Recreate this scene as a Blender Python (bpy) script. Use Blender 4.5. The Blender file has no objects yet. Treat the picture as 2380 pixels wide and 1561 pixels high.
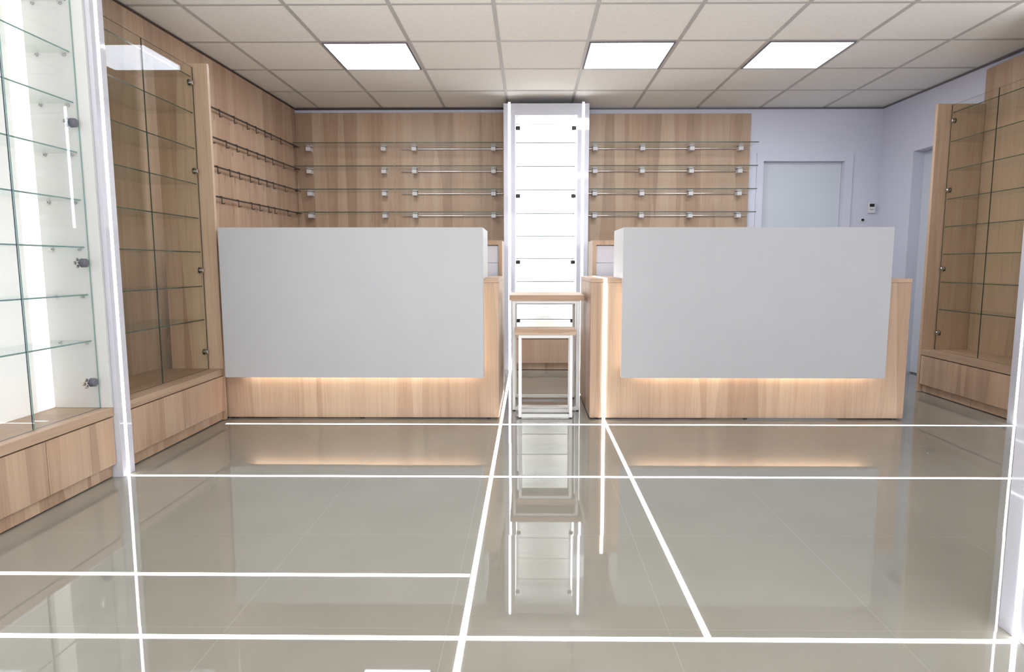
import bpy, bmesh, math, random
from mathutils import Vector, Matrix
random.seed(4)
scn = bpy.context.scene
COL = scn.collection
PI = math.pi

# ------------------------------------------------------------------ render look
scn.view_settings.view_transform = 'Standard'
scn.view_settings.look = 'None'
scn.view_settings.exposure = 0.0
scn.view_settings.gamma = 1.0
cy = scn.cycles
cy.max_bounces = 6
cy.diffuse_bounces = 3
cy.glossy_bounces = 3
cy.transmission_bounces = 4
cy.transparent_max_bounces = 20
cy.use_adaptive_sampling = True
cy.adaptive_threshold = 0.06
cy.adaptive_min_samples = 12
cy.use_light_tree = False
cy.caustics_reflective = False
cy.caustics_refractive = False
cy.sample_clamp_indirect = 6.0
cy.use_denoising = True

# ------------------------------------------------------------------ measurements (metres; x right, y into the room, z up)
CEIL = 2.473
Y_BACK = 6.27
def xl(y): return -2.25 - 0.0356 * (6.28 - y)       # face of the oak on the left wall (slightly splayed)
def xr(y): return 3.374 + 0.037 * (6.27 - y)        # face of the right wall
SHELF_Z = [2.10, 1.89, 1.68, 1.47, 1.265, 1.06, 0.85, 0.642]

# ------------------------------------------------------------------ materials
def lin(r, g, b):
    f = lambda c: (c / 255 / 12.92) if c / 255 <= 0.04045 else ((c / 255 + 0.055) / 1.055) ** 2.4
    return (f(r), f(g), f(b), 1.0)

def new_mat(name):
    m = bpy.data.materials.new(name)
    m.use_nodes = True
    nt = m.node_tree
    return m, nt, nt.nodes, nt.links, nt.nodes['Principled BSDF']

def plain(name, rgb, rough=0.5, metal=0.0, spec=0.5, noise=0.03, scale=6.0):
    m, nt, N, L, b = new_mat(name)
    tc = N.new('ShaderNodeTexCoord')
    n = N.new('ShaderNodeTexNoise'); n.inputs['Scale'].default_value = scale
    n.inputs['Detail'].default_value = 3
    L.new(tc.outputs['Object'], n.inputs['Vector'])
    r = N.new('ShaderNodeValToRGB')
    c = lin(*rgb)
    r.color_ramp.elements[0].position = 0.3
    r.color_ramp.elements[1].position = 0.7
    r.color_ramp.elements[0].color = tuple(v * (1 - noise) for v in c[:3]) + (1,)
    r.color_ramp.elements[1].color = tuple(min(1, v * (1 + noise)) for v in c[:3]) + (1,)
    L.new(n.outputs['Fac'], r.inputs['Fac'])
    L.new(r.outputs['Color'], b.inputs['Base Color'])
    b.inputs['Roughness'].default_value = rough
    b.inputs['Metallic'].default_value = metal
    b.inputs['Specular IOR Level'].default_value = spec
    return m

def emit(name, rgb, strength):
    m, nt, N, L, b = new_mat(name)
    b.inputs['Base Color'].default_value = (0.8, 0.8, 0.8, 1)
    b.inputs['Emission Color'].default_value = lin(*rgb)
    b.inputs['Emission Strength'].default_value = strength
    return m

def wood(name, axis='Z', tint=1.0, warm=1.0):
    """pale oak laminate, long grain along AXIS"""
    m, nt, N, L, b = new_mat(name)
    tc = N.new('ShaderNodeTexCoord')
    oi = N.new('ShaderNodeObjectInfo')
    comb = N.new('ShaderNodeVectorMath'); comb.operation = 'SCALE'
    comb.inputs[0].default_value = (13.0, 7.0, 3.0)
    L.new(oi.outputs['Random'], comb.inputs['Scale'])
    add = N.new('ShaderNodeVectorMath'); add.operation = 'ADD'
    L.new(tc.outputs['Object'], add.inputs[0]); L.new(comb.outputs[0], add.inputs[1])
    def mapped(across, along):
        mp = N.new('ShaderNodeMapping')
        s = [across, across, across]; s['XYZ'.index(axis)] = along
        mp.inputs['Scale'].default_value = s
        L.new(add.outputs[0], mp.inputs['Vector'])
        return mp.outputs['Vector']
    # staves: long cells of slightly different tone
    vo = N.new('ShaderNodeTexVoronoi'); vo.inputs['Scale'].default_value = 1.0
    L.new(mapped(9.0, 0.42), vo.inputs['Vector'])
    sep = N.new('ShaderNodeSeparateColor'); L.new(vo.outputs['Color'], sep.inputs[0])
    # soft figure
    n1 = N.new('ShaderNodeTexNoise'); n1.inputs['Scale'].default_value = 1.0
    n1.inputs['Detail'].default_value = 4; n1.inputs['Distortion'].default_value = 0.6
    L.new(mapped(16.0, 0.8), n1.inputs['Vector'])
    # fine grain
    n2 = N.new('ShaderNodeTexNoise'); n2.inputs['Scale'].default_value = 1.0
    n2.inputs['Detail'].default_value = 3
    L.new(mapped(120.0, 3.0), n2.inputs['Vector'])
    mix = N.new('ShaderNodeMix'); mix.data_type = 'FLOAT'; mix.inputs[0].default_value = 0.55
    L.new(sep.outputs[0], mix.inputs[2]); L.new(n1.outputs['Fac'], mix.inputs[3])
    ramp = N.new('ShaderNodeValToRGB')
    e = ramp.color_ramp.elements
    cols = [(0.18, (172, 144, 120)), (0.40, (192, 163, 137)), (0.58, (202, 174, 148)), (0.82, (212, 187, 160))]
    e[0].position, e[0].color = cols[0][0], lin(*[c * tint for c in cols[0][1]])
    e[1].position, e[1].color = cols[-1][0], lin(*[c * tint for c in cols[-1][1]])
    for p_, c_ in cols[1:-1]:
        el = e.new(p_); el.color = lin(*[c * tint for c in c_])
    L.new(mix.outputs[0], ramp.inputs['Fac'])
    # pinkish staves
    pk = N.new('ShaderNodeMix'); pk.data_type = 'RGBA'; pk.blend_type = 'MULTIPLY'
    gt = N.new('ShaderNodeMath'); gt.operation = 'MULTIPLY'; gt.inputs[1].default_value = 0.6
    L.new(sep.outputs[1], gt.inputs[0]); L.new(gt.outputs[0], pk.inputs[0])
    L.new(ramp.outputs['Color'], pk.inputs[6]); pk.inputs[7].default_value = (1.0, 0.93, 0.90, 1)
    gr = N.new('ShaderNodeMix'); gr.data_type = 'RGBA'; gr.blend_type = 'MULTIPLY'; gr.inputs[0].default_value = 1.0
    gramp = N.new('ShaderNodeValToRGB')
    gramp.color_ramp.elements[0].position = 0.32; gramp.color_ramp.elements[0].color = (0.90, 0.87, 0.85, 1)
    gramp.color_ramp.elements[1].position = 0.52; gramp.color_ramp.elements[1].color = (1, 1, 1, 1)
    L.new(n2.outputs['Fac'], gramp.inputs['Fac'])
    L.new(pk.outputs[2], gr.inputs[6]); L.new(gramp.outputs['Color'], gr.inputs[7])
    L.new(gr.outputs[2], b.inputs['Base Color'])
    b.inputs['Roughness'].default_value = 0.42
    b.inputs['Specular IOR Level'].default_value = 0.35
    bp = N.new('ShaderNodeBump'); bp.inputs['Strength'].default_value = 0.05; bp.inputs['Distance'].default_value = 0.002
    L.new(n2.outputs['Fac'], bp.inputs['Height']); L.new(bp.outputs['Normal'], b.inputs['Normal'])
    return m

def glass(name, tint=(0.93, 0.97, 0.95), refl=1.0, body=0.0):
    """thin clear sheet: transparent with a fresnel mirror on top"""
    m = bpy.data.materials.new(name); m.use_nodes = True
    nt = m.node_tree; N = nt.nodes; L = nt.links; N.clear()
    out = N.new('ShaderNodeOutputMaterial')
    tr = N.new('ShaderNodeBsdfTransparent'); tr.inputs['Color'].default_value = (*tint, 1)
    gl = N.new('ShaderNodeBsdfGlossy'); gl.inputs['Roughness'].default_value = 0.0
    gl.inputs['Color'].default_value = (0.86, 0.92, 1.0, 1)
    lw = N.new('ShaderNodeFresnel'); lw.inputs['IOR'].default_value = 1.5
    geo = N.new('ShaderNodeNewGeometry')
    # same reflectance from both sides
    mx = N.new('ShaderNodeMixShader')
    mu = N.new('ShaderNodeMath'); mu.operation = 'MULTIPLY'; mu.inputs[1].default_value = refl
    ly = N.new('ShaderNodeLayerWeight'); ly.inputs['Blend'].default_value = 0.5
    pw = N.new('ShaderNodeMath'); pw.operation = 'POWER'; pw.inputs[1].default_value = 5.0
    L.new(ly.outputs['Facing'], pw.inputs[0])
    ml = N.new('ShaderNodeMath'); ml.operation = 'MULTIPLY_ADD'; ml.inputs[1].default_value = 0.95; ml.inputs[2].default_value = 0.045
    L.new(pw.outputs[0], ml.inputs[0]); L.new(ml.outputs[0], mu.inputs[0])
    L.new(mu.outputs[0], mx.inputs['Fac'])
    L.new(tr.outputs[0], mx.inputs[1]); L.new(gl.outputs[0], mx.inputs[2])
    if body > 0:
        df = N.new('ShaderNodeBsdfDiffuse'); df.inputs['Color'].default_value = (0.55, 0.68, 0.60, 1)
        m2 = N.new('ShaderNodeMixShader'); m2.inputs['Fac'].default_value = body
        L.new(mx.outputs[0], m2.inputs[1]); L.new(df.outputs[0], m2.inputs[2])
        L.new(m2.outputs[0], out.inputs['Surface'])
    else:
        L.new(mx.outputs[0], out.inputs['Surface'])
    return m

def floor_material():
    m, nt, N, L, b = new_mat('polished_beige_tile')
    tc = N.new('ShaderNodeTexCoord')
    mp = N.new('ShaderNodeMapping')
    mp.inputs['Location'].default_value = (-0.378, -0.42, 0)
    L.new(tc.outputs['Object'], mp.inputs['Vector'])
    sc = N.new('ShaderNodeVectorMath'); sc.operation = 'SCALE'; sc.inputs['Scale'].default_value = 1 / 0.6
    L.new(mp.outputs[0], sc.inputs[0])
    fl = N.new('ShaderNodeVectorMath'); fl.operation = 'FLOOR'; L.new(sc.outputs[0], fl.inputs[0])
    fr = N.new('ShaderNodeVectorMath'); fr.operation = 'FRACTION'; L.new(sc.outputs[0], fr.inputs[0])
    wn = N.new('ShaderNodeTexWhiteNoise'); L.new(fl.outputs[0], wn.inputs['Vector'])
    # joint mask
    sx = N.new('ShaderNodeSeparateXYZ'); L.new(fr.outputs[0], sx.inputs[0])
    def near_edge(o):
        a = N.new('ShaderNodeMath'); a.operation = 'SUBTRACT'; a.inputs[1].default_value = 0.5; L.new(o, a.inputs[0])
        c = N.new('ShaderNodeMath'); c.operation = 'ABSOLUTE'; L.new(a.outputs[0], c.inputs[0])
        d = N.new('ShaderNodeMath'); d.operation = 'GREATER_THAN'; d.inputs[1].default_value = 0.5 - 0.0019; L.new(c.outputs[0], d.inputs[0])
        return d.outputs[0]
    mxm = N.new('ShaderNodeMath'); mxm.operation = 'MAXIMUM'
    L.new(near_edge(sx.outputs[0]), mxm.inputs[0]); L.new(near_edge(sx.outputs[1]), mxm.inputs[1])
    no = N.new('ShaderNodeTexNoise'); no.inputs['Scale'].default_value = 3.0; no.inputs['Detail'].default_value = 4
    L.new(tc.outputs['Object'], no.inputs['Vector'])
    rp = N.new('ShaderNodeValToRGB')
    rp.color_ramp.elements[0].position = 0.3; rp.color_ramp.elements[0].color = lin(139, 136, 126)
    rp.color_ramp.elements[1].position = 0.7; rp.color_ramp.elements[1].color = lin(144, 141, 131)
    L.new(no.outputs['Fac'], rp.inputs['Fac'])
    mc = N.new('ShaderNodeMix'); mc.data_type = 'RGBA'
    L.new(mxm.outputs[0], mc.inputs[0]); L.new(rp.outputs[0], mc.inputs[6]); mc.inputs[7].default_value = lin(154, 151, 142)
    L.new(mc.outputs[2], b.inputs['Base Color'])
    b.inputs['Roughness'].default_value = 0.02
    b.inputs['IOR'].default_value = 1.6
    b.inputs['Specular IOR Level'].default_value = 0.8
    # every tile is bedded a hair out of level
    su = N.new('ShaderNodeVectorMath'); su.operation = 'SUBTRACT'; su.inputs[1].default_value = (0.5, 0.5, 0.5)
    L.new(wn.outputs['Color'], su.inputs[0])
    s2 = N.new('ShaderNodeVectorMath'); s2.operation = 'MULTIPLY'; s2.inputs[1].default_value = (0.0032, 0.0032, 0)
    L.new(su.outputs[0], s2.inputs[0])
    ge = N.new('ShaderNodeNewGeometry')
    ad = N.new('ShaderNodeVectorMath'); ad.operation = 'ADD'
    L.new(ge.outputs['Normal'], ad.inputs[0]); L.new(s2.outputs[0], ad.inputs[1])
    nm = N.new('ShaderNodeVectorMath'); nm.operation = 'NORMALIZE'; L.new(ad.outputs[0], nm.inputs[0])
    L.new(nm.outputs[0], b.inputs['Normal'])
    return m

M = {}
M['oak'] = wood('pale_oak_upright_grain', 'Z', 0.965)
M['oak_y'] = wood('pale_oak_grain_lengthwise', 'Y', 0.9)
M['oak_x'] = wood('pale_oak_grain_crosswise', 'X', 0.97)
M['oak_wall'] = wood('oak_wall_board', 'Z', 0.92)
M['white_gloss'] = plain('white_gloss_lacquer', (200, 200, 208), 0.05, noise=0.01)
M['white_satin'] = plain('white_satin_board', (190, 190, 192), 0.35, noise=0.01, spec=0.35)
M['white_inner'] = plain('white_cabinet_lining', (226, 226, 224), 0.4, noise=0.01)
M['white_side'] = plain('white_side_board', (206, 205, 203), 0.4, noise=0.01)
M['wall_paint'] = plain('cool_white_wall_paint', (213, 214, 228), 0.7, noise=0.015, scale=2.0)
M['door_paint'] = plain('pale_grey_door_paint', (208, 214, 222), 0.45, noise=0.015, scale=2.0)
M['tile'] = plain('mineral_ceiling_tile', (240, 237, 230), 0.9, noise=0.03, scale=40.0, spec=0.1)
M['grid'] = plain('grey_ceiling_rail', (186, 182, 178), 0.5, noise=0.02)
M['trim_shade'] = plain('painted_shadow_trim', (74, 60, 52), 0.7, noise=0.02)
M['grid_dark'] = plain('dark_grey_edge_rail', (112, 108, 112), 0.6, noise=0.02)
M['floor'] = floor_material()
M['pane'] = glass('clear_door_glass', (0.968, 0.970, 0.948), 0.24)
M['pane_near'] = glass('clear_door_glass_near', (0.975, 0.98, 0.976), 0.8)
M['shelf_glass'] = glass('shelf_glass', (0.955, 0.968, 0.952), 0.3, 0.006)
M['tower_glass'] = glass('tower_shelf_glass', (0.985, 0.99, 0.99), 0.6)
M['edge_navy'] = plain('cut_glass_edge_navy', (44, 58, 78), 0.2, noise=0.02)
M['edge_blue'] = plain('cut_glass_edge_blue', (92, 104, 122), 0.3, noise=0.02)
M['edge'] = plain('cut_glass_edge', (118, 152, 148), 0.15, noise=0.05)
M['edge_dark'] = plain('cut_glass_edge_dark', (66, 76, 62), 0.15, noise=0.05)
M['steel'] = plain('brushed_steel', (190, 188, 184), 0.22, metal=1.0, noise=0.03)
M['chrome'] = plain('bright_chrome', (225, 225, 225), 0.12, metal=1.0, noise=0.01)
M['dark_steel'] = plain('dark_gunmetal', (96, 90, 86), 0.35, metal=0.8, noise=0.03)
M['cap'] = plain('dark_grey_plastic', (98, 98, 108), 0.4, noise=0.03)
M['black'] = plain('black_plastic', (24, 24, 28), 0.4, noise=0.03)
M['bracket'] = plain('pale_grey_bracket', (216, 213, 214), 0.35, noise=0.02)
M['white_metal'] = plain('white_powder_coat', (240, 240, 238), 0.3, noise=0.01)
M['led'] = emit('led_line_white', (250, 250, 255), 13.0)
M['led_floor'] = emit('led_floor_white', (252, 252, 255), 9.0)
M['led_warm'] = emit('led_line_warm', (255, 243, 228), 30.0)
M['led_warm_soft'] = emit('led_line_warm_soft', (255, 240, 222), 10.0)
M['panel_light'] = emit('ceiling_panel_light', (240, 245, 255), 22.0)
M['backlight'] = emit('cabinet_backlight', (255, 254, 250), 1.0)
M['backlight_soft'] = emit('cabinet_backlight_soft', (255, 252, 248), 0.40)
M['tower_light'] = emit('tower_side_light', (250, 252, 255), 5.2)
M['lav_inner'] = plain('cool_white_lining', (240, 242, 255), 0.4, noise=0.01)

# ------------------------------------------------------------------ mesh helpers
def box(bm, x0, x1, y0, y1, z0, z1, bev=0.0, mi=None):
    if x0 > x1: x0, x1 = x1, x0
    if y0 > y1: y0, y1 = y1, y0
    vs = [bm.verts.new((x, y, z)) for z in (z0, z1) for x, y in ((x0, y0), (x1, y0), (x1, y1), (x0, y1))]
    fs = [bm.faces.new([vs[i] for i in f]) for f in ((3, 2, 1, 0), (4, 5, 6, 7), (0, 1, 5, 4), (1, 2, 6, 5), (2, 3, 7, 6), (3, 0, 4, 7))]
    if mi is not None:
        for f in fs: f.material_index = mi
    if bev > 0:
        es = {e for f in fs for e in f.edges}
        bmesh.ops.bevel(bm, geom=list(es), offset=bev, segments=2, affect='EDGES', profile=0.5)
    return fs

def prism(bm, poly, axis, a0, a1):
    """extrude a 2-D polygon along AXIS: 'Z' poly=(x,y); 'X' poly=(y,z); 'Y' poly=(x,z)"""
    def pt(u, v, a):
        return {'Z': (u, v, a), 'X': (a, u, v), 'Y': (u, a, v)}[axis]
    lo = [bm.verts.new(pt(u, v, a0)) for u, v in poly]
    hi = [bm.verts.new(pt(u, v, a1)) for u, v in poly]
    n = len(poly)
    bm.faces.new(lo[::-1]); bm.faces.new(hi)
    for i in range(n):
        bm.faces.new((lo[i], lo[(i + 1) % n], hi[(i + 1) % n], hi[i]))
    bmesh.ops.recalc_face_normals(bm, faces=bm.faces)

def cyl(bm, p0, p1, r, r1=None, n=20):
    p0, p1 = Vector(p0), Vector(p1)
    d = p1 - p0
    q = Vector((0, 0, 1)).rotation_difference(d.normalized())
    mtx = Matrix.Translation((p0 + p1) / 2) @ q.to_matrix().to_4x4()
    bmesh.ops.create_cone(bm, cap_ends=True, segments=n, radius1=r, radius2=r if r1 is None else r1, depth=d.length, matrix=mtx)

def ball(bm, c, r, s=(1, 1, 1), n=12):
    mtx = Matrix.Translation(c) @ Matrix.Diagonal((*s, 1))
    bmesh.ops.create_uvsphere(bm, u_segments=n, v_segments=n // 2 + 2, radius=r, matrix=mtx)

def tube(bm, pts, r, n=8):
    for a, b in zip(pts, pts[1:]):
        cyl(bm, a, b, r, n=n)
    for p in pts[1:-1]:
        ball(bm, p, r, n=8)

def bar(bm, p0, p1, w, h):
    """rectangular bar from p0 to p1 lying level"""
    p0, p1 = Vector(p0), Vector(p1)
    d = (p1 - p0).normalized(); s = Vector((d.y, -d.x, 0)).normalized() * w / 2; u = Vector((0, 0, h / 2))
    vs = [bm.verts.new(p + a * s + b * u) for p in (p0, p1) for a, b in ((-1, -1), (1, -1), (1, 1), (-1, 1))]
    for f in ((3, 2, 1, 0), (4, 5, 6, 7), (0, 1, 5, 4), (1, 2, 6, 5), (2, 3, 7, 6), (3, 0, 4, 7)):
        bm.faces.new([vs[i] for i in f])
    bmesh.ops.recalc_face_normals(bm, faces=bm.faces)

def base_of(o):
    v = Vector((0, 0, 0))
    while o is not None:
        v += o.location; o = o.parent
    return v

def obj(name, bm, mats, parent=None, loc=None, smooth=False):
    """link BM (world coordinates) as one mesh object; LOC is the origin of a top-level one"""
    me = bpy.data.meshes.new(name)
    org = base_of(parent) if parent is not None else Vector(loc or (0, 0, 0))
    bmesh.ops.translate(bm, verts=bm.verts, vec=-org)
    bm.normal_update()
    bm.to_mesh(me); bm.free()
    for mt in (mats if isinstance(mats, (list, tuple)) else [mats]):
        me.materials.append(mt)
    if smooth:
        for p in me.polygons: p.use_smooth = True
        me.set_sharp_from_angle(angle=math.radians(40))
    o = bpy.data.objects.new(name, me)
    COL.objects.link(o)
    if parent is not None: o.parent = parent
    else: o.location = org
    return o

def tag(o, label, cat, group=None):
    o['label'] = label; o['category'] = cat
    if group: o['group'] = group
    return o

def thing(name, label, cat, loc=(0, 0, 0), group=None):
    o = bpy.data.objects.new(name, None)
    o.empty_display_size = 0.1
    COL.objects.link(o)
    o.location = loc
    return tag(o, label, cat, group)

def struct(o):
    o['kind'] = 'structure'; return o

def B(name, x0, x1, y0, y1, z0, z1, mat, parent=None, bev=0.0015):
    bm = bmesh.new(); box(bm, x0, x1, y0, y1, z0, z1, bev)
    return obj(name, bm, mat, parent)

def sheet(name, x0, x1, y0, y1, z0, z1, parent, face, edge, polished=None, far=None):
    """a glass sheet: its two broad faces are clear, its cut edges green"""
    bm = bmesh.new()
    fs = box(bm, x0, x1, y0, y1, z0, z1)
    bm.normal_update()
    ar = sorted(fs, key=lambda f: f.calc_area())
    for f in ar[:4]:
        # POLISHED: only the cut edges facing these directions look dark, the rest stay clear
        if polished is None or any(f.normal.dot(Vector(d)) > 0.9 for d in polished): f.material_index = 1
        if far is not None and f.normal.y > 0.9: f.material_index = 2
    return obj(name, bm, [face, edge] + ([far] if far is not None else []), parent)

# ------------------------------------------------------------------ the room
bm = bmesh.new(); box(bm, -3.2, 4.4, -2.2, 6.6, -0.1, 0.0)
struct(obj('floor', bm, M['floor']))

bm = bmesh.new(); box(bm, -3.0, 4.2, -2.2, 6.5, CEIL + 0.004, CEIL + 0.06)
ceiling = struct(obj('ceiling', bm, M['tile']))
GX = [-2.02 - 0.603 + 0.604 * i for i in range(12)]
GX = [x for x in GX if x < 3.75]
GY = [6.285 - 0.613 * i for i in range(15)]
bm = bmesh.new()
for x in GX: box(bm, x - 0.012, x + 0.012, -2.2, 6.27, CEIL, CEIL + 0.006)
for y in GY[1:]: box(bm, -2.9, 4.0, y - 0.012, y + 0.012, CEIL + 0.0006, CEIL + 0.006)
obj('ceiling_grid', bm, M['grid'], ceiling)

bm = bmesh.new()
box(bm, -2.6, 2.255, Y_BACK, Y_BACK + 0.12, 0, CEIL + 0.03); box(bm, 3.03, 3.8, Y_BACK, Y_BACK + 0.12, 0, CEIL + 0.03)
box(bm, 2.255, 3.03, Y_BACK, Y_BACK + 0.12, 1.97, CEIL + 0.03)
struct(obj('wall_back', bm, M['wall_paint']))

bm = bmesh.new()
prism(bm, [(xl(6.4) - 0.022, 6.4), (xl(-2.2) - 0.022, -2.2), (xl(-2.2) - 0.15, -2.2), (xl(6.4) - 0.15, 6.4)], 'Z', 0, CEIL + 0.03)
struct(obj('wall_left', bm, M['wall_paint']))

D2a, D2b, D2h = 4.93, 5.755, 1.975      # opening of the door in the right wall
bm = bmesh.new()
def wr(bm, y0, y1, z0, z1):
    b2 = [(xr(y0), y0), (xr(y0) + 0.16, y0), (xr(y1) + 0.16, y1), (xr(y1), y1)]
    prism(bm, b2, 'Z', z0, z1)
wr(bm, -2.2, D2a, 0, CEIL + 0.03); wr(bm, D2b, 6.4, 0, CEIL + 0.03); wr(bm, D2a, D2b, D2h, CEIL + 0.03)
struct(obj('wall_right', bm, M['wall_paint']))

# white door in the back wall
door1 = struct(bpy.data.objects.new('door_1', None)); COL.objects.link(door1); door1.location = (2.65, Y_BACK, 0)
yw = Y_BACK
bm = bmesh.new()
prism(bm, [(2.19, 0), (2.19, 2.045), (3.11, 2.045), (3.11, 0), (3.03, 0), (3.03, 1.97), (2.255, 1.97), (2.255, 0)], 'Y', yw - 0.018, yw)
obj('door_frame', bm, M['wall_paint'], door1)
B('door_leaf', 2.257, 3.028, yw + 0.045, yw + 0.085, 0.005, 1.968, M['door_paint'], door1)
bm = bmesh.new()
cyl(bm, (2.31, yw + 0.045, 1.0), (2.31, yw - 0.005, 1.0), 0.011); cyl(bm, (2.31, yw, 1.0), (2.43, yw, 1.0), 0.009)
obj('door_handle', bm, M['steel'], door1, smooth=True)

# white door recessed in the right wall
door2 = struct(bpy.data.objects.new('door_2', None)); COL.objects.link(door2); door2.location = (xr(5.3), 5.3, 0)
bm = bmesh.new()
prism(bm, [(xr(D2a) + 0.09, D2a + 0.001), (xr(D2a) + 0.13, D2a + 0.001), (xr(D2b) + 0.13, D2b - 0.001), (xr(D2b) + 0.09, D2b - 0.001)], 'Z', 0.012, D2h - 0.002)
obj('door_leaf', bm, M['door_paint'], door2)
bm = bmesh.new()
for a, b_, z0, z1 in ((D2b, D2b + 0.06, 0, D2h + 0.05), (D2a - 0.06, D2b, D2h, D2h + 0.05)):
    prism(bm, [(xr(a) - 0.008, a), (xr(a), a), (xr(b_), b_), (xr(b_) - 0.008, b_)], 'Z', z0, z1)
obj('door_frame', bm, M['wall_paint'], door2)

# ------------------------------------------------------------------ oak boards on the walls
bm = bmesh.new()
prism(bm, [(xl(6.2455), 6.2455), (xl(2.94), 2.94), (xl(2.94) - 0.02, 2.94), (xl(6.2455) - 0.02, 6.2455)], 'Z', 0.0, 2.456)
tag(obj('wall_board', bm, M['oak_wall'], loc=(-2.3, 4.5, 0)), 'long oak board on the left wall carrying the four hook rails', 'wall panel', 'oak wall boards')
bm = bmesh.new(); box(bm, -2.2505, 0.148, 6.246, 6.266, 0.0, 2.427, 0.001)
tag(obj('wall_board', bm, M['oak_wall'], loc=(-1.0, 6.256, 0)), 'oak board on the back wall between the hook rails and the lit tower', 'wall panel', 'oak wall boards')
bm = bmesh.new(); box(bm, 0.152, 2.114, 6.246, 6.266, 0.0, 2.412, 0.001)
tag(obj('wall_board', bm, M['oak_wall'], loc=(1.1, 6.256, 0)), 'oak board on the back wall between the lit tower and the white door', 'wall panel', 'oak wall boards')

# edge trims where the ceiling meets the walls; dark colour paints in the shadow gap
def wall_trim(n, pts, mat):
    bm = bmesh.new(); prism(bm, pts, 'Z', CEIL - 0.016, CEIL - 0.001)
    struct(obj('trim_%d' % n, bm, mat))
wall_trim(1, [(xl(6.24) + 0.001, 6.24), (xl(-2.2) + 0.001, -2.2), (xl(-2.2) - 0.021, -2.2), (xl(6.24) - 0.021, 6.24)], M['trim_shade'])
wall_trim(2, [(-2.252, 6.25), (-0.24, 6.25), (-0.24, 6.2695), (-2.252, 6.2695)], M['trim_shade'])
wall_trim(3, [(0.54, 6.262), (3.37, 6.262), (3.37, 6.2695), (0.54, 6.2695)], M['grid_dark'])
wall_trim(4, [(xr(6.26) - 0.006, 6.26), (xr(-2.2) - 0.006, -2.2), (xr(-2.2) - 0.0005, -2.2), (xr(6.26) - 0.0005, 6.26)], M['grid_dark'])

# ------------------------------------------------------------------ ceiling light panels
def ceiling_panel(x0, label):
    x1 = x0 + 0.58; y0, y1 = 4.458, 5.045
    z = CEIL - 0.004
    t = thing('ceiling_light', label, 'ceiling light', ((x0 + x1) / 2, (y0 + y1) / 2, CEIL), 'square ceiling light panels')
    bm = bmesh.new(); w = 0.012
    for a in ((x0, x1, y0, y0 + w), (x0, x1, y1 - w, y1), (x0, x0 + w, y0 + w, y1 - w), (x1 - w, x1, y0 + w, y1 - w)):
        box(bm, *a, z - 0.002, CEIL + 0.002)
    obj('frame', bm, M['grid_dark'], t)
    B('diffuser', x0 + w, x1 - w, y0 + w, y1 - w, z, CEIL + 0.002, M['panel_light'], t, 0)
ceiling_panel(-1.407, 'square lit ceiling panel nearest the left oak wall')
ceiling_panel(0.405, 'square lit ceiling panel just right of the white tower')
ceiling_panel(1.615, 'square lit ceiling panel above the right counter, nearest the right wall')

# ------------------------------------------------------------------ light lines in the floor
def floor_line(x0, x1, y0, y1, h, label):
    bm = bmesh.new(); box(bm, x0, x1, y0, y1, 0.0, h)
    tag(obj('floor_light_strip', bm, M['led_floor'], loc=((x0 + x1) / 2, (y0 + y1) / 2, 0)), label, 'light strip', 'light lines set in the floor')
W = 0.0085
floor_line(-1.885, 2.98, 3.83 - W, 3.83 + W, 0.0010, 'light line crossing the floor closest along the foot of both counters')
floor_line(-1.885, 2.95, 2.86 - W, 2.86 + W, 0.0010, 'light line crossing the floor from the white post by the left showcases')
floor_line(-1.88, -0.189, 1.915 - W, 1.915 + W, 0.0010, 'short light line from the left edge that stops at the long line to the tower')
floor_line(-1.88, 1.284, 1.575 - W, 1.575 + W, 0.0010, 'lowest crossing light line, running to the white post at the right edge')
floor_line(-0.176 - W, -0.176 + W, 0.9, 5.846, 0.0014, 'long light line running lengthwise from the bottom edge to the lit tower')
floor_line(0.476 - W, 0.476 + W, 1.587, 3.966, 0.0014, 'slanting light line from the right counter down to the lowest crossing line')

# ------------------------------------------------------------------ lit white posts between the showcases
def post(s, xf, xb, y0, y1, ys, label):
    """S is the side of the room (-1 left); the face with the light looks into the room"""
    t = thing('lit_post', label, 'post', ((xf + xb) / 2, (y0 + y1) / 2, 0), 'white posts with a light line')
    B('post_body', xf, xb, y0, y1, 0.0, CEIL - 0.003, M['white_gloss'], t, 0.001)
    B('light_strip', xf, xf - s * 0.0015, ys - 0.0085, ys + 0.0085, 0.0015, CEIL - 0.006, M['led'], t, 0)
post(-1, -1.89, -2.24, 2.836, 2.925, 2.876, 'white post with a light line between the two left showcases')
post(1, 2.985, 3.38, 3.79, 3.90, 3.835, 'white post with a light line at the near end of the right oak showcase')
post(1, 1.288, 1.75, 1.515, 1.648, 1.588, 'white post with a light line at the bottom right corner')

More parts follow.
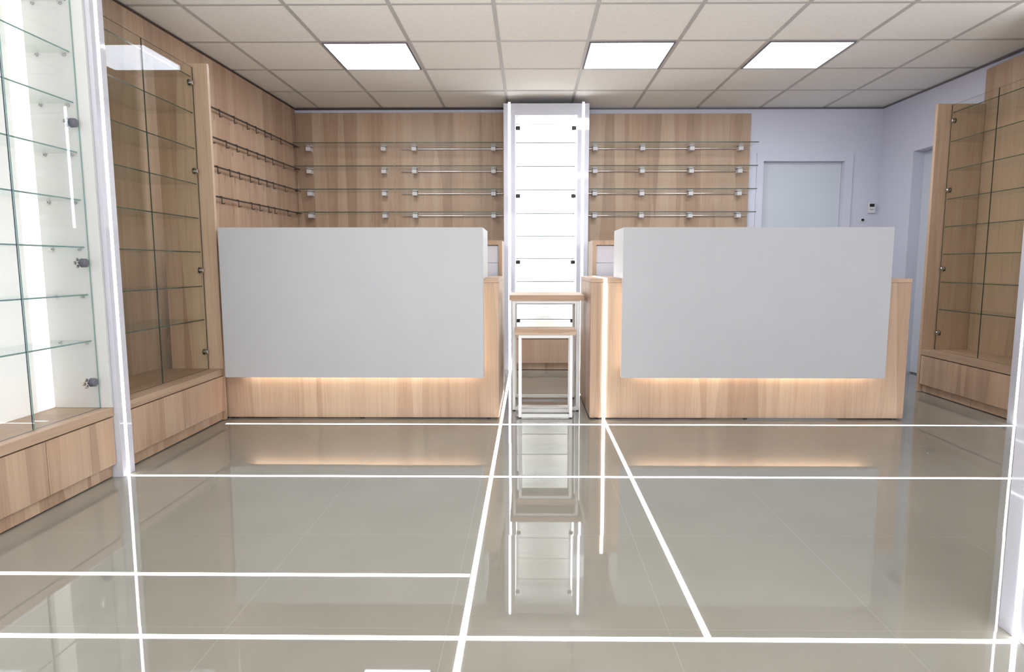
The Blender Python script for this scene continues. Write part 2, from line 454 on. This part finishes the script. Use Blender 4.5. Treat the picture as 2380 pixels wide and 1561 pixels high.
# ------------------------------------------------------------------ showcases along the side walls
def clover_hinge(parent, x, y, z, s, ydir, clover=True):
    """round hinge cap on the frame with a small metal clover plate through the glass"""
    bm = bmesh.new()
    out = 0.009 if clover else 0.010; r_ = 0.0185 if clover else 0.015
    cyl(bm, (x - s * out, y, z), (x + s * 0.012, y, z), r_, r_ + 0.0015)
    cyl(bm, (x - s * (out + 0.004), y, z), (x - s * out, y, z), r_ - 0.005, r_ - 0.0005)
    h = obj('hinge', bm, M['cap'] if clover else M['steel'], parent, smooth=True)
    bm = bmesh.new()
    if clover:
        yy = y + ydir * 0.027
        cyl(bm, (x + s * 0.013, y + ydir * 0.006, z), (x + s * 0.013, yy, z), 0.0045)
        for a in ((0, 0.0150), (0, -0.0150), (ydir * 0.0150, 0)):
            cyl(bm, (x + s * 0.010, yy + a[0], z + a[1]), (x + s * 0.016, yy + a[0], z + a[1]), 0.0078, n=12)
    else:
        cyl(bm, (x + s * 0.006, y + ydir * 0.006, z), (x + s * 0.012, y + ydir * 0.006, z), 0.0185)
    obj('hinge_plate', bm, M['steel'] if clover else M['dark_steel'], h, smooth=True)

def showcase(s, xf, xg, xb, y0, y1, front_splits, door_split, label, wood_name='oak', hinge_z=(), lit=False, end=None, top=2.15, group='glass showcases along the side walls', sill=None):
    """S = -1: against the left wall, +1: against the right. XF front, XG glass, XB back (signed)"""
    t = thing('glass_showcase', label, 'showcase', ((xf + xb) / 2, (y0 + y1) / 2, 0), group)
    B('plinth', xf + s * 0.022, xb, y0, y1, 0.005, 0.062, M['oak'], t)
    B('carcass', xf + s * 0.024, xb, y0 + 0.004, y1 - 0.004, 0.062, 0.286, M['oak'], t)
    ys = [y0] + list(front_splits) + [y1]
    for a, b_ in zip(ys, ys[1:]):
        B('drawer_front', xf, xf + s * 0.02, a + 0.002, b_ - 0.002, 0.066, 0.287, M['oak'], t)
    B('countertop', xf - s * 0.004, xb, y0, y1, 0.293, 0.333, M['oak_y'], t)
    if lit:
        B('side_panel', xf - s * 0.006, xb, y1 - 0.016, y1, 0.3335, 2.44, M['white_side'], t)
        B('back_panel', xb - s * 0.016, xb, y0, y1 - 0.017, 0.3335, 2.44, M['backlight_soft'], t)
        B('light_panel', xb - s * 0.018, xb - s * 0.0162, y1 - 0.115, y1 - 0.0175, 0.34, 2.43, M['backlight'], t, 0)
        yi = y1 - 0.018
    else:
        yi = y1 - 0.002
    for z in SHELF_Z:
        sh = sheet('glass_shelf', xg + s * 0.018, xb - s * (0.02 if lit else 0.004), y0 + 0.01, yi - 0.002, z - 0.003, z + 0.003, t, M['shelf_glass'], M['edge'] if lit else M['edge_dark'], [(-s, 0, 0)])
        if lit:
            for xx in (xg + s * 0.045, xg + s * 0.165):
                bm = bmesh.new()
                cyl(bm, (xx, yi, z - 0.009), (xx, yi - 0.014, z - 0.009), 0.005, n=12)
                cyl(bm, (xx, yi, z - 0.009), (xx, yi - 0.003, z - 0.009), 0.008, n=12)
                obj('shelf_pin', bm, M['steel'], sh, smooth=True)
    ymid = door_split
    for k, (a, b_) in enumerate(((y0 + 0.012, ymid - 0.0015), (ymid + 0.0015, yi - (0.002 if lit else 0.012)))):
        d = sheet('glass_door', xg, xg + s * 0.005, a, b_, 0.3345, top, t, M['pane_near'] if lit else M['pane'], M['edge_navy'] if lit else M['edge_dark'], None, M['edge'] if lit else None)
        if k == 1:
            for hz in hinge_z:
                clover_hinge(d, xg, yi - (0.036 if lit else 0.034), hz, s, -1, lit)
            if lit:      # this door hangs a degree open, inwards
                piv = Vector((xg, yi, 0)) - base_of(d)
                d.data.transform(Matrix.Translation(piv) @ Matrix.Rotation(math.radians(-1.3), 4, 'Z') @ Matrix.Translation(-piv))
    return t

near = showcase(-1, -1.915, -1.956, -2.185, 1.985, 2.834, [2.424], 2.429,
                'brightly lit white-lined glass showcase at the left edge, nearest the viewer', hinge_z=(1.588, 0.991, 0.458), lit=True, top=2.42)
far = showcase(-1, -1.925, -2.010, xl(3.0) + 0.025, 2.928, 3.918, [3.444], 3.405,
               'oak-backed glass showcase on the left between the white post and left counter', hinge_z=(2.057, 1.543, 0.949, 0.445))
def end_panel(t, x0, x1, y0, y1, z1):
    B('end_panel', x0, x1, y0, y1, 0.003, z1, M['oak'], t)
end_panel(far, -1.929, -2.25, 3.919, 3.944, 2.178)
right = showcase(1, 3.03, 3.118, 3.375, 3.905, 4.872, [], 4.388,
                 'oak glass showcase against the right wall behind the white door side', hinge_z=(2.034, 1.532, 0.95, 0.464))
right['label'] = 'oak glass showcase against the right wall, with one wide drawer'
end_panel(right, 3.026, 3.376, 4.875, 4.905, 2.166)
B('back_panel', 3.378, 3.396, 3.905, 4.90, 0.003, 2.415, M['oak_wall'], right)

# ------------------------------------------------------------------ hook rails on the left wall
HOOKS = [(2.10, [4.748, 4.965, 5.172, 5.323, 5.484, 5.600, 5.798], 'topmost'),
         (1.892, [4.628, 4.824, 4.985, 5.157, 5.324, 5.469, 5.614, 5.844], 'second from the top'),
         (1.688, [4.681, 4.856, 5.005, 5.181, 5.327, 5.481, 5.609, 5.850], 'second from the bottom'),
         (1.474, [4.717, 4.968, 5.190, 5.329, 5.494, 5.614, 5.889], 'lowest')]
for z, ys, which in HOOKS:
    t = thing('hook_rail', 'dark metal hook rail on the left oak wall, %s of four' % which, 'hook rail', (xl(5.2), 5.2, z), 'hook rails on the left wall')
    off = 0.036
    bm = bmesh.new()
    bar(bm, (xl(4.15) + off, 4.15, z), (xl(6.225) + off, 6.225, z), 0.008, 0.011)
    obj('rail_bar', bm, M['dark_steel'], t)
    for y in (4.2, 6.19):
        bm = bmesh.new(); cyl(bm, (xl(y), y, z), (xl(y) + off, y, z), 0.006, n=12); cyl(bm, (xl(y), y, z), (xl(y) + 0.004, y, z), 0.009, n=16)
        obj('rail_stud', bm, M['dark_steel'], t, smooth=True)
    for y in ys:
        x = xl(y) + off + 0.006
        bm = bmesh.new()
        box(bm, x - 0.001, x + 0.002, y - 0.0055, y + 0.0055, z - 0.050, z + 0.009)
        box(bm, x - 0.012, x + 0.001, y - 0.0055, y + 0.0055, z + 0.0065, z + 0.009)
        tube(bm, [(x + 0.002, y, z - 0.044), (x + 0.014, y, z - 0.047), (x + 0.022, y, z - 0.038)], 0.0028)
        obj('hook', bm, M['dark_steel'], t)

# ------------------------------------------------------------------ glass shelves on the back wall
ROWS = ['top', 'second', 'third', 'bottom']
def wall_shelf(x0, x1, brs, z, label, group, rail=True):
    t = thing('wall_shelf', label, 'shelf', ((x0 + x1) / 2, 6.246, z), group)
    sheet('glass_board', x0, x1, 5.985, 6.238, z - 0.004, z + 0.004, t, M['shelf_glass'], M['edge_dark'], [(0, -1, 0)])
    for x in brs:
        bm = bmesh.new()
        box(bm, x - 0.022, x + 0.022, 6.165, 6.246, z - 0.040, z - 0.0045, 0.002)
        box(bm, x - 0.022, x + 0.022, 6.195, 6.246, z + 0.0045, z + 0.014, 0.002)
        obj('bracket', bm, M['bracket'], t)
    if rail:
        bm = bmesh.new(); cyl(bm, (x0 + 0.01, 6.228, z - 0.016), (x1 - 0.01, 6.228, z - 0.016), 0.0045, n=12)
        obj('rail', bm, M['chrome'], t, smooth=True)
for z, r in zip(SHELF_Z[:4], ROWS):
    wall_shelf(-2.19, -1.252, (-2.11, -1.393), z, 'glass wall shelf beside the hook rails, %s row' % r, 'glass shelves in the left corner', False)
    wall_shelf(-1.246, -0.245, (-1.10, -0.343), z, 'glass wall shelf just left of the lit tower, %s row' % r, 'glass shelves left of the tower')
    wall_shelf(0.555, 2.106, (0.626, 1.076, 1.543, 2.004), z, 'glass wall shelf right of the lit tower, %s row' % r, 'glass shelves right of the tower')

# ------------------------------------------------------------------ the lit tower
tw = thing('display_tower', 'tall white glass-fronted display tower glowing between the two counters', 'display tower', (0.152, 5.98, 0))
TF, TB = 5.85, 6.24
bm = bmesh.new()
box(bm, -0.232, -0.128, TF, TB, 0.0, 2.313); box(bm, 0.433, 0.536, TF, TB, 0.0, 2.313)
box(bm, -0.232, 0.536, TF, TB, 2.313, 2.413)
obj('tower_frame', bm, M['white_gloss'], tw)
B('back_panel', -0.127, 0.432, TB - 0.02, TB - 0.002, 0.335, 2.312, M['white_inner'], tw, 0)
for x in (-0.18, 0.483):
    B('light_strip', x - 0.0095, x + 0.0095, TF - 0.0015, TF, 0.0016, 2.424, M['led'], tw, 0)
B('side_light', -0.1275, -0.126, TF + 0.12, TB - 0.05, 0.36, 2.30, M['tower_light'], tw, 0)
B('side_light', 0.431, 0.4325, TF + 0.12, TB - 0.05, 0.36, 2.30, M['tower_light'], tw, 0)
for z in SHELF_Z[:] + [0.50]:
    sheet('glass_shelf', -0.124, 0.429, TF + 0.03, TB - 0.022, z - 0.026, z - 0.020, tw, M['tower_glass'], M['edge_blue'], [(0, -1, 0)])
B('base_top', -0.127, 0.432, TF - 0.002, TB - 0.022, 0.295, 0.334, M['oak_x'], tw)
B('drawer_front', -0.1265, 0.4315, TF, TF + 0.02, 0.068, 0.290, M['oak'], tw)
B('plinth', -0.1265, 0.4315, TF + 0.02, TF + 0.04, 0.004, 0.066, M['oak'], tw)
for k, (a, b_) in enumerate(((-0.125, 0.151), (0.154, 0.430))):
    d = sheet('glass_door', a, b_, TF + 0.010, TF + 0.015, 0.337, 2.310, tw, M['pane'], M['pane'])
    xh = -0.104 if k == 0 else 0.402
    for hz in (2.201, 1.602, 1.005, 0.465):
        bm = bmesh.new(); box(bm, xh - 0.020, xh + 0.020, TF + 0.002, TF + 0.024, hz - 0.016, hz + 0.016, 0.004)
        obj('hinge', bm, M['black'], d, smooth=True)

# ------------------------------------------------------------------ the two counters
def counter(x0, x1, wx0, wx1, mirrored, label, label_panel):
    t = thing('service_counter', label, 'counter', ((x0 + x1) / 2, 4.3, 0), 'service counters')
    zt = 0.897
    # oak body: front, ends and desk board
    B('front_board', x0 + 0.001, x1 - 0.001, 3.97, 3.99, 0.009, zt - 0.026, M['oak'], t)
    yb = 4.76
    B('end_board', x0, x0 + 0.10 if mirrored else x0 + 0.03, 3.9902, yb, 0.009, zt - 0.026, M['oak'], t)
    B('end_board', x1 - 0.03, x1, 3.9902, yb, 0.009, zt - 0.026, M['oak'], t)
    B('desk_board', x0 - 0.0005, x1 + 0.0005, 3.968, yb + 0.002, zt - 0.025, zt, M['oak_x'], t)
    bm = bmesh.new()
    for x in (x0 + 0.02, x0 + 0.06, (x0 + x1) / 2, x1 - 0.06):
        for y in (3.985, yb - 0.03): cyl(bm, (x, y, 0), (x, y, 0.0092), 0.014, n=16)
    obj('foot', bm, M['black'], t)
    # white raised front
    bm = bmesh.new()
    prism(bm, [(3.868, 0.286), (3.868, 1.207), (4.30, 1.207), (4.30, zt + 0.0005), (3.915, zt + 0.0005), (3.915, 0.286)], 'X', wx0, wx1)
    bmesh.ops.bevel(bm, geom=list(bm.edges), offset=0.0015, segments=2, affect='EDGES')
    o = obj('front_panel', bm, M['white_satin'], t); o['label'] = label_panel
    # warm light lines stuck to the back of the raised front, washing the oak
    B('under_light', wx0 + 0.10, wx1 - 0.04, 3.9155, 3.9175, 0.305, 0.317, M['led_warm'], t, 0)
    xe = wx0 + 0.012 if mirrored else wx1 - 0.022
    B('edge_light', xe, xe + 0.010, 3.9155, 3.9175, 0.33, 0.87, M['led_warm_soft'], t, 0)
    return t
cl = counter(-1.955, -0.192, -1.893, -0.281, False, 'left service counter, white raised front over oak, beside the hook rail wall', 'white raised front panel')
cr = counter(0.386, 2.381, 0.570, 2.195, True, 'right service counter, white raised front over oak with an upright light line', 'white raised front panel')
bm = bmesh.new()
box(bm, 0.476 - 0.0095, 0.476 + 0.0095, 3.9655, 3.9672, 0.002, 0.8995)
box(bm, 0.476 - 0.0095, 0.476 + 0.0095, 3.9655, 4.70, 0.8972, 0.8995)
obj('light_strip', bm, M['led'], cr)

# oak cabinets standing behind the counters
def side_cabinet(x0, x1, label):
    t = thing('side_cabinet', label, 'cabinet', ((x0 + x1) / 2, 5.05, 0), 'oak cabinets behind the counters')
    y0, y1, w, h = 4.90, 5.24, 0.030, 1.168
    bm = bmesh.new()
    box(bm, x0, x0 + w, y0, y1, 0.0, h - 0.036); box(bm, x1 - w, x1, y0, y1, 0.0, h - 0.036)
    box(bm, x0, x1, y0, y1, h - 0.036, h)
    obj('cabinet_frame', bm, M['oak'], t)
    B('back_board', x0 + w, x1 - w, y1 - 0.02, y1 - 0.001, 0.0, h - 0.037, M['lav_inner'], t, 0)
    B('drawer_front', x0 + w + 0.002, x1 - w - 0.002, y0 + 0.03, y0 + 0.05, 0.66, 0.9945, M['lav_inner'], t)
    B('drawer_front', x0 + w + 0.002, x1 - w - 0.002, y0 + 0.03, y0 + 0.05, 0.9965, h - 0.040, M['lav_inner'], t)
    B('lower_door', x0 + w + 0.002, x1 - w - 0.002, y0 + 0.03, y0 + 0.05, 0.06, 0.654, M['lav_inner'], t)
side_cabinet(-1.10, -0.208, 'oak-framed white cabinet showing behind the right end of the left counter')
side_cabinet(0.485, 1.38, 'oak-framed white cabinet showing behind the left end of the right counter')

# ------------------------------------------------------------------ nested tables in front of the tower
def nest_table(x0, x1, lx0, lx1, y0, y1, h, th, label, top_over=0.0):
    t = thing('nesting_table', label, 'table', ((x0 + x1) / 2, (y0 + y1) / 2, 0), 'nesting tables')
    B('tabletop', x0, x1, y0 - 0.012, y1 + 0.012, h - th, h, M['oak_x'], t)
    w = 0.020; zf = 0.006
    for x in (lx0, lx1 - w):
        for y in (y0, y1 - w):
            lg = B('leg', x, x + w, y, y + w, zf, h - th - 0.0005, M['white_metal'], t)
            bm = bmesh.new(); cyl(bm, (x + w / 2, y + w / 2, 0), (x + w / 2, y + w / 2, zf), 0.008, n=12)
            obj('foot', bm, M['black'], lg)
    for y in (y0, y1 - w):
        B('rail', lx0 + w, lx1 - w, y, y + w, zf, zf + w, M['white_metal'], t)
        B('rail', lx0 + w, lx1 - w, y, y + w, h - th - w, h - th - 0.0005, M['white_metal'], t)
    for x in (lx0, lx1 - w):
        B('rail', x, x + w, y0 + w, y1 - w, h - th - w, h - th - 0.0005, M['white_metal'], t)
nest_table(-0.092, 0.296, -0.068, 0.277, 3.985, 4.14, 0.577, 0.036, 'lower oak-topped table on white metal legs, in front of the taller one')
nest_table(-0.132, 0.364, -0.112, 0.336, 4.195, 4.62, 0.783, 0.037, 'taller oak-topped table on white metal legs, over the lower one')

# ------------------------------------------------------------------ small things on the back wall
t = thing('wall_intercom', 'small white wall intercom with dark screen, right of the back door', 'intercom', (3.312, Y_BACK, 1.525))
B('housing', 3.280, 3.346, Y_BACK - 0.022, Y_BACK - 0.0005, 1.478, 1.575, M['white_inner'], t, 0.003)
B('screen', 3.289, 3.335, Y_BACK - 0.0235, Y_BACK - 0.022, 1.537, 1.566, M['black'], t, 0)
bm = bmesh.new()
for k in range(3): cyl(bm, (3.298 + 0.014 * k, Y_BACK - 0.022, 1.512), (3.298 + 0.014 * k, Y_BACK - 0.0245, 1.512), 0.004, n=12)
obj('button', bm, M['cap'], t)
t = thing('wall_push_button', 'small round black push button below the intercom', 'switch', (3.235, Y_BACK, 1.413))  # a push button on the wall
bm = bmesh.new(); cyl(bm, (3.235, Y_BACK - 0.0005, 1.413), (3.235, Y_BACK - 0.010, 1.413), 0.022, 0.020)
obj('button_ring', bm, M['white_inner'], t, smooth=True)
bm = bmesh.new(); cyl(bm, (3.235, Y_BACK - 0.010, 1.413), (3.235, Y_BACK - 0.018, 1.413), 0.013, 0.012)
obj('button_cap', bm, M['black'], t, smooth=True)

# ------------------------------------------------------------------ light
def area(name, loc, rot, sx, sy, power, color):
    l = bpy.data.lights.new(name, 'AREA'); l.shape = 'RECTANGLE'; l.size = sx; l.size_y = sy
    l.energy = power; l.color = color
    o = bpy.data.objects.new(name, l); COL.objects.link(o)
    o.location = loc; o.rotation_euler = rot
    return o
area('shop_front_fill', (0.6, -2.0, 1.2), (math.radians(116), 0, 0), 5.8, 2.0, 165, (0.94, 0.97, 1.0))  # assumed unseen shop front; tilted up to brighten the ceiling
for x, p in ((-0.9, 33), (2.5, 26)):  # unseen fill lamps, added to brighten the ceiling
    area('ceiling_fill', (x, 0.1, 0.3), (math.radians(152), 0, 0), 1.0, 1.0, p, (1.0, 0.98, 0.97)).data.spread = math.radians(85)
for x in (-1.1, 0.7, 1.9):
    area('ceiling_panel_behind', (x, 0.9, CEIL - 0.01), (0, 0, 0), 0.58, 0.58, 9, (1.0, 0.98, 0.95))
w = bpy.data.worlds.new('World'); scn.world = w; w.use_nodes = True
w.node_tree.nodes['Background'].inputs[0].default_value = (0.80, 0.86, 1.0, 1)
w.node_tree.nodes['Background'].inputs[1].default_value = 0.35

# ------------------------------------------------------------------ camera
F, PPX, PPY = 1470.0, 1215.0, 780.5
pitch = math.atan((PPY - 614) / F); yaw = math.atan((1230 - PPX) / F)
cd = bpy.data.cameras.new('camera'); cam = bpy.data.objects.new('camera', cd); COL.objects.link(cam)
cd.sensor_fit = 'HORIZONTAL'; cd.sensor_width = 36.0; cd.lens = F * 36.0 / 2380
cd.shift_x = (1190 - PPX) / 2380; cd.clip_start = 0.02
cam.location = (0, 0, 0.985)
cam.rotation_euler = (PI / 2 - pitch, 0, yaw)
scn.camera = cam
